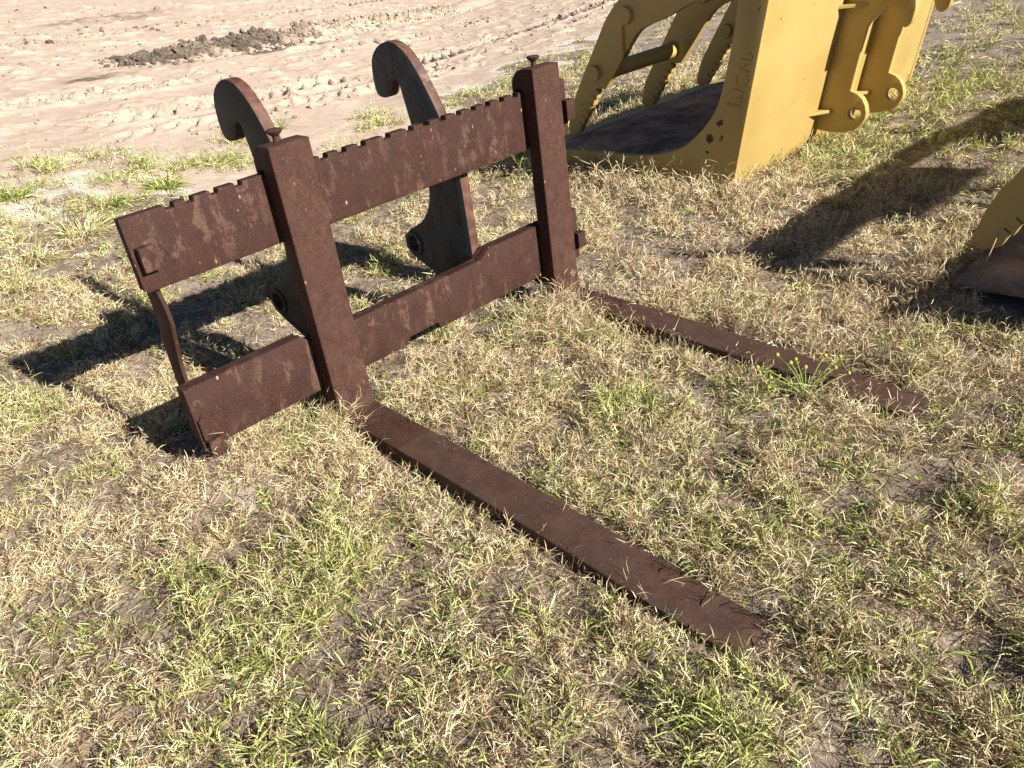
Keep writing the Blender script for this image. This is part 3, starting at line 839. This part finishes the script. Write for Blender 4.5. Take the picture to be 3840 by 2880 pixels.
thatch(110000, 1.0, 3.4, 1.2, .0022)
thatch(80000, 3.4, 5.6, 1.3, .0028)
thatch(70000, 5.6, 9, 1.9, .005)
def sp(n, r0, r1, *a, **k):
    """tufts: shoots gathered round a centre and leaning outward from it"""
    m = 17; x, y = scatter(n // m, r0, r1); rr = (.008 + .016 * rng.random(len(x))) * a[0]
    num = rng.integers(6, 2 * m - 6, len(x)); x, y, rr = (np.repeat(v, num) for v in (x, y, rr))
    an = rng.random(len(x)) * 6.283; q = np.abs(rng.normal(0, 1, len(x)))
    x = x + np.cos(an) * rr * q; y = y + np.sin(an) * rr * q; g = keep_mask(x, y)
    sprigs(GR, x[g], y[g], *a, az=an[g], **k)
sp(60000, 1.0, 3.4, 1.2, 6, .0028, 2)
sp(48000, 3.4, 5.0, 1.3, 5, .0035, 2)
sp(52000, 5.0, 7.5, 1.6, 4, .0048, 2)
sp(32000, 7.5, 10.5, 1.8, 3, .0065, 2)
sp(22000, 10.5, 17, 2.2, 2, .010, 2)
# taller straw tussocks along the far fork, the bucket and the carriage foot
def patch(n, cx, cy, rx, ry, hm, nl, lw, up=.9, rot=0.0):
    a = rng.normal(0, 1, (n, 2)); c, s = math.cos(rot), math.sin(rot)
    x = cx + a[:, 0] * rx * c - a[:, 1] * ry * s; y = cy + a[:, 0] * rx * s + a[:, 1] * ry * c
    k = keep_mask(x, y); sprigs(GR, x[k], y[k], hm, nl, lw, 2, up)
patch(900, 1.62, -.20, .13, .09, 1.9, 7, .0024)
patch(160, 1.58, -1.5, .04, .13, 1.4, 7, .0024)
patch(260, 1.62, -.7, .04, .35, 1.4, 7, .0024)
patch(350, 1.90, -.8, .05, .5, 1.5, 6, .0024)
patch(420, .46, -.06, .05, .05, 1.7, 8, .0021)
patch(300, .42, -.7, .03, .4, 1.6, 8, .0021)
patch(300, .66, -1.0, .02, .45, 1.5, 8, .0021)
patch(420, .20, -.06, .18, .04, 1.5, 7, .0022)
patch(500, 1.1, -.08, .35, .05, 1.3, 6, .0024)
patch(1300, 3.32, .8, .09, .6, 2.6, 6, .004)
patch(900, 4.4, .0, .8, .07, 1.9, 5, .005)
patch(900, 4.3, 2.0, .5, .14, 2.6, 6, .005)
patch(900, 5.6, 2.2, .7, .25, 2.6, 6, .006)
patch(500, 2.7, -1.28, .15, .08, 1.7, 6, .003)
for i in range(46):       # scattered verge clumps behind the carriage
    a = .2 + i * .17 + random.uniform(-.1, .1); c_ = float(road_edge(a)) - random.uniform(.1, 2.0)
    patch(60, a, c_, .09, .07, 2.3, 4, .006, 1.0)
tag(GR.build('dry_grass', M_LEAF), 'short dry straw-coloured lawn grass with green shoots covering the ground', 'grass', kind='stuff')

# coarse green blades: broad crabgrass leaves scattered through the lawn
CG = Leaves()
def rosettes(x, y, nl, L0, w0, pal):
    N = len(x); b = np.stack([x, y, hgt(x, y) + .004], 1); a0 = rng.random(N) * 6.28
    for k in range(nl):
        az = a0 + k * 6.283 / nl + rng.normal(0, .5, N); el = .25 + .7 * rng.random(N)
        d = np.stack([np.cos(az) * np.cos(el), np.sin(az) * np.cos(el), np.sin(el)], 1)
        side = unit(np.cross(d, np.tile([0, 0, 1.0], (N, 1))) + rng.normal(0, .25, (N, 3)))
        CG.add(b, d, L0 * (.5 + .9 * rng.random(N)), w0 * (.7 + .6 * rng.random(N)), np.stack([np.zeros(N), np.zeros(N), -.35 - .4 * rng.random(N)], 1), side, pick(pal, N, .25), 3)
def clump_density(x, y): return cover(x, y) * np.clip(sstep(.44, .66, fbm(x * 1.9, y * 1.9, 151, 3)) + .2, 0, 1)
CGP = np.array([(.23, .32, .06), (.33, .42, .09), (.46, .52, .15), (.15, .22, .05), (.60, .60, .24)])
x, y = scatter(3300, 1.0, 3.6, 0, clump_density); rosettes(x, y, 6, .055, .0052, CGP)
x, y = scatter(2300, 3.6, 6.5, 0, clump_density); rosettes(x, y, 6, .066, .0062, CGP)
x, y = scatter(2600, 6.5, 13, 0, clump_density); rosettes(x, y, 5, .09, .010, CGP)
tag(CG.build('crabgrass', M_LEAF), 'broader bright green crabgrass leaves scattered through the dry lawn', 'grass', kind='stuff')

# round-leaved ground cover
WD = Leaves()
def broadleaf(LV, x, y, n, L0, pal, zlift=.0):
    N = len(x); z = hgt(x, y)
    for k in range(n):
        az = rng.random(N) * 6.283; r = (.004 + .03 * rng.random(N))
        b = np.stack([x + np.cos(az) * r, y + np.sin(az) * r, z + .012 + zlift * rng.random(N) + .02 * rng.random(N)], 1)
        el = rng.normal(.25, .35, N)
        d = np.stack([np.cos(az) * np.cos(el), np.sin(az) * np.cos(el), np.sin(el)], 1)
        side = unit(np.cross(d, np.tile([0, 0, 1.0], (N, 1))) + rng.normal(0, .3, (N, 3)))
        L = L0 * (.6 + .8 * rng.random(N)); c = pick(pal, N, .2)
        # a leaf of two ribbons back to back gives an oval outline
        LV.add(b, d, L, L * .75, np.stack([np.zeros(N), np.zeros(N), -.2 * np.ones(N)], 1), side, c, 3)
        LV.add(b + d * (L * .42)[:, None], -d, L * .5, L * .8, np.zeros((N, 3)), side, c, 2)
BLP = np.array([(.13, .25, .045), (.19, .32, .06), (.27, .38, .09)])
def weed_density(x, y): return .15 * (1 - sstep(.05, .4, dirtmask(x, y))) + .85 * np.exp(-((x - 4.3) / .7) ** 2 - ((y + .25) / .3) ** 2) + .4 * np.exp(-((x - 2.0) / .9) ** 2 - ((y + 1.9) / .4) ** 2) + .35 * np.exp(-((x + .1) / .3) ** 2 - ((y - .5) / .5) ** 2)
x, y = scatter(700, 1.0, 4, 0, weed_density); broadleaf(WD, x, y, 4, .013, BLP)
x, y = scatter(5200, 4, 8, 0, weed_density); broadleaf(WD, x, y, 5, .021, BLP, .03)
tag(WD.build('broadleaf_weeds', M_WEED), 'low round-leaved green weeds creeping through the lawn, thickest beside the bucket', 'ground cover', kind='stuff')

# ------------------------------------------------------------------ single plants
def tuft(name, x, y, n, h, spread, w, pal, label, group, dry=0.0, cat='grass clump'):
    T = Leaves()
    az = rng.random(n) * 6.283; r = spread * .35 * np.sqrt(rng.random(n))
    bx, by = x + np.cos(az) * r, y + np.sin(az) * r
    az2 = az + rng.normal(0, .6, n); el = np.clip(rng.normal(1.0 if h > spread else .65, .3, n), .15, 1.5)
    b = np.stack([bx, by, hgt(bx, by) - .004], 1)
    d = np.stack([np.cos(az2) * np.cos(el), np.sin(az2) * np.cos(el), np.sin(el)], 1)
    side = unit(np.cross(d, np.tile([0, 0, 1.0], (n, 1))) + rng.normal(0, .3, (n, 3)))
    col = np.where((rng.random(n) < dry)[:, None], pick(STRAW, n), pick(pal, n, .22))
    T.add(b, d, h * (.45 + .75 * rng.random(n)), w * (.7 + .6 * rng.random(n)), np.stack([np.zeros(n), np.zeros(n), -.25 - .45 * rng.random(n)], 1), side, col, 4)
    o = T.build(name, M_LEAF)
    return tag(o, label, cat, group)

GC = 'grass clumps at the edge of the dirt'
tuft('grass_clump', 3.23, 4.86, 40, .27, .05, .006, CGP, 'lone upright green grass tuft on the sand right of the nearer hook', GC)
tuft('grass_clump', 1.53, 3.70, 260, .20, .22, .008, CGP, 'brightest green grass clump on white sand behind the upper bar', GC, .08)
tuft('grass_clump', 1.05, 3.55, 240, .19, .24, .008, CGP, 'dense green grass clump just left of the brightest clump', GC, .15)
tuft('grass_clump', .62, 4.15, 240, .17, .3, .008, CGP, 'sprawling green grass clump by the left edge of the dirt', GC, .1)
tuft('grass_clump', 1.62, 4.28, 150, .15, .25, .007, CGP, 'low green clump farther back behind the brightest clump', GC, .2)
tuft('grass_clump', 2.05, 4.15, 160, .16, .25, .007, CGP, 'green clump directly beneath the tip of the nearer hook', GC, .15)
tuft('grass_clump', .70, 3.05, 320, .22, .3, .006, CGP, 'tall half-dry grass clump left of the upper bar end', GC, .65)
tuft('grass_clump', .30, 2.75, 260, .19, .25, .006, CGP, 'half-dry grass clump at the left edge of the picture', GC, .55)
for (a, c_) in ((.95, 5.0), (1.15, 5.12), (1.0, 5.3), (1.5, 5.25), (1.75, 5.0), (.8, 4.75)):
    tuft('grass_sprout', a, c_, 26, .11, .12, .007, CGP, 'small isolated green sprout on the bare dirt at upper left', 'sprouts on the bare dirt', 0, 'grass sprout')
def tube_between(bm, pts, radii, n=6):
    rings = []
    for i, p in enumerate(pts):
        a = Vector(pts[max(i - 1, 0)]); c = Vector(pts[min(i + 1, len(pts) - 1)]); d = (c - a).normalized()
        u = d.orthogonal().normalized(); v = d.cross(u)
        rings.append([bm.verts.new(Vector(p) + (u * math.cos(2 * math.pi * k / n) + v * math.sin(2 * math.pi * k / n)) * radii[i]) for k in range(n)])
    for A, B in zip(rings[:-1], rings[1:]):
        for k in range(n): bm.faces.new((A[k], A[(k + 1) % n], B[(k + 1) % n], B[k]))
    bm.faces.new(rings[0][::-1]); bm.faces.new(rings[-1])

def bm_obj(name, bm, mat, parent=None):
    me = bpy.data.meshes.new(name); bm.to_mesh(me); bm.free()
    for p in me.polygons: p.use_smooth = True
    return link(name, me, mat, parent)

# budding weed leaning over the farther blade
M_STEM = mat_plain('weed_stem', (.16, .22, .05), (.26, .32, .08), 40, .7, .2)
M_BUD = mat_plain('weed_bud', (.30, .33, .06), (.42, .42, .09), 60, .8, .4)
wx, wy = 1.565, -1.34; wz = float(hgt(wx, wy))
weed = empty('budding_weed', (wx, wy, wz))
tag(weed, 'yellow-green budding weed leaning over the farther fork blade', 'weed')
lv = Leaves()
for i, (ax, ay, h_) in enumerate(((-.10, .13, .15), (-.08, .09, .11), (-.02, .10, .17), (.0, .06, .14), (.015, .05, .15), (.03, .02, .12), (.09, -.02, .15), (.11, -.05, .10), (.14, -.05, .13), (-.11, .08, .09), (.13, -.09, .08))):
    bm = bmesh.new(); pts = [(ax * .25 * t + ax * .75 * t * t, ay * .25 * t + ay * .75 * t * t, h_ * (t - .12 * t * t) * 1.12) for t in np.linspace(0, 1, 6)]
    tube_between(bm, pts, [.0028, .0026, .0024, .0022, .002, .0018], 6); st = bm_obj('stem', bm, M_STEM, weed)
    bm = bmesh.new(); bmesh.ops.create_icosphere(bm, subdivisions=2, radius=.0075)
    for v in bm.verts: v.co *= 1 + .25 * (random.random() - .5)
    bmesh.ops.translate(bm, verts=bm.verts, vec=pts[-1]); bm_obj('bud', bm, M_BUD, st)
    for k in range(7):
        t = random.uniform(.2, .95); p = np.array([[np.interp(t, np.linspace(0, 1, 6), [q[j] for q in pts]) for j in range(3)]])
        az = random.random() * 6.28; d = np.array([[math.cos(az) * .8, math.sin(az) * .8, .5]])
        lv.add(p, d, .016 + .012 * random.random(), .005, np.array([[0, 0, -.3]]), unit(np.cross(d, [[0, 0, 1.0]])), pick(CGP, 1), 2)
lv.build('leaves', M_WEED, False, weed)

# dry forked stalk at the right edge
M_DRY = mat_plain('dry_stalk', (.38, .27, .13), (.5, .37, .2), 40, .8, .2)
sx, sy = 2.64, -1.50; sz = float(hgt(sx, sy))
stk = empty('dry_stalk', (sx, sy, sz)); tag(stk, 'tall thin dry forked weed stalk beside the right-hand bucket', 'dry weed')
for pts, r in (([(0, 0, 0), (.07, -.02, .10), (.13, -.03, .20), (.16, -.035, .27)], .0028), ([(.13, -.03, .20), (.18, -.05, .225), (.23, -.07, .25)], .002), ([(.16, -.035, .27), (.165, -.03, .315), (.15, -.028, .325)], .0018), ([(.155, -.034, .26), (.15, -.02, .31), (.135, -.015, .33)], .0016)):
    bm = bmesh.new(); tube_between(bm, pts, [r] * len(pts), 6); bm_obj('stalk', bm, M_DRY, stk)

# dark twig near the bottom left
tw = bmesh.new(); tp = []
for k in range(7):
    a = -.62 + .035 * k * .5 + random.gauss(0, .003); c_ = -.62 - .045 * k * .5 + random.gauss(0, .003)
    tp.append((a, c_, float(hgt(a, c_)) + .012))
tube_between(tw, tp, [.004, .0042, .004, .0036, .0036, .003, .0024], 6)
tag(bm_obj('twig', tw, mat_plain('dark_twig', (.06, .045, .035), (.12, .09, .07), 60, .9, .5)), 'thin dark twig lying in the grass at lower left', 'twig')
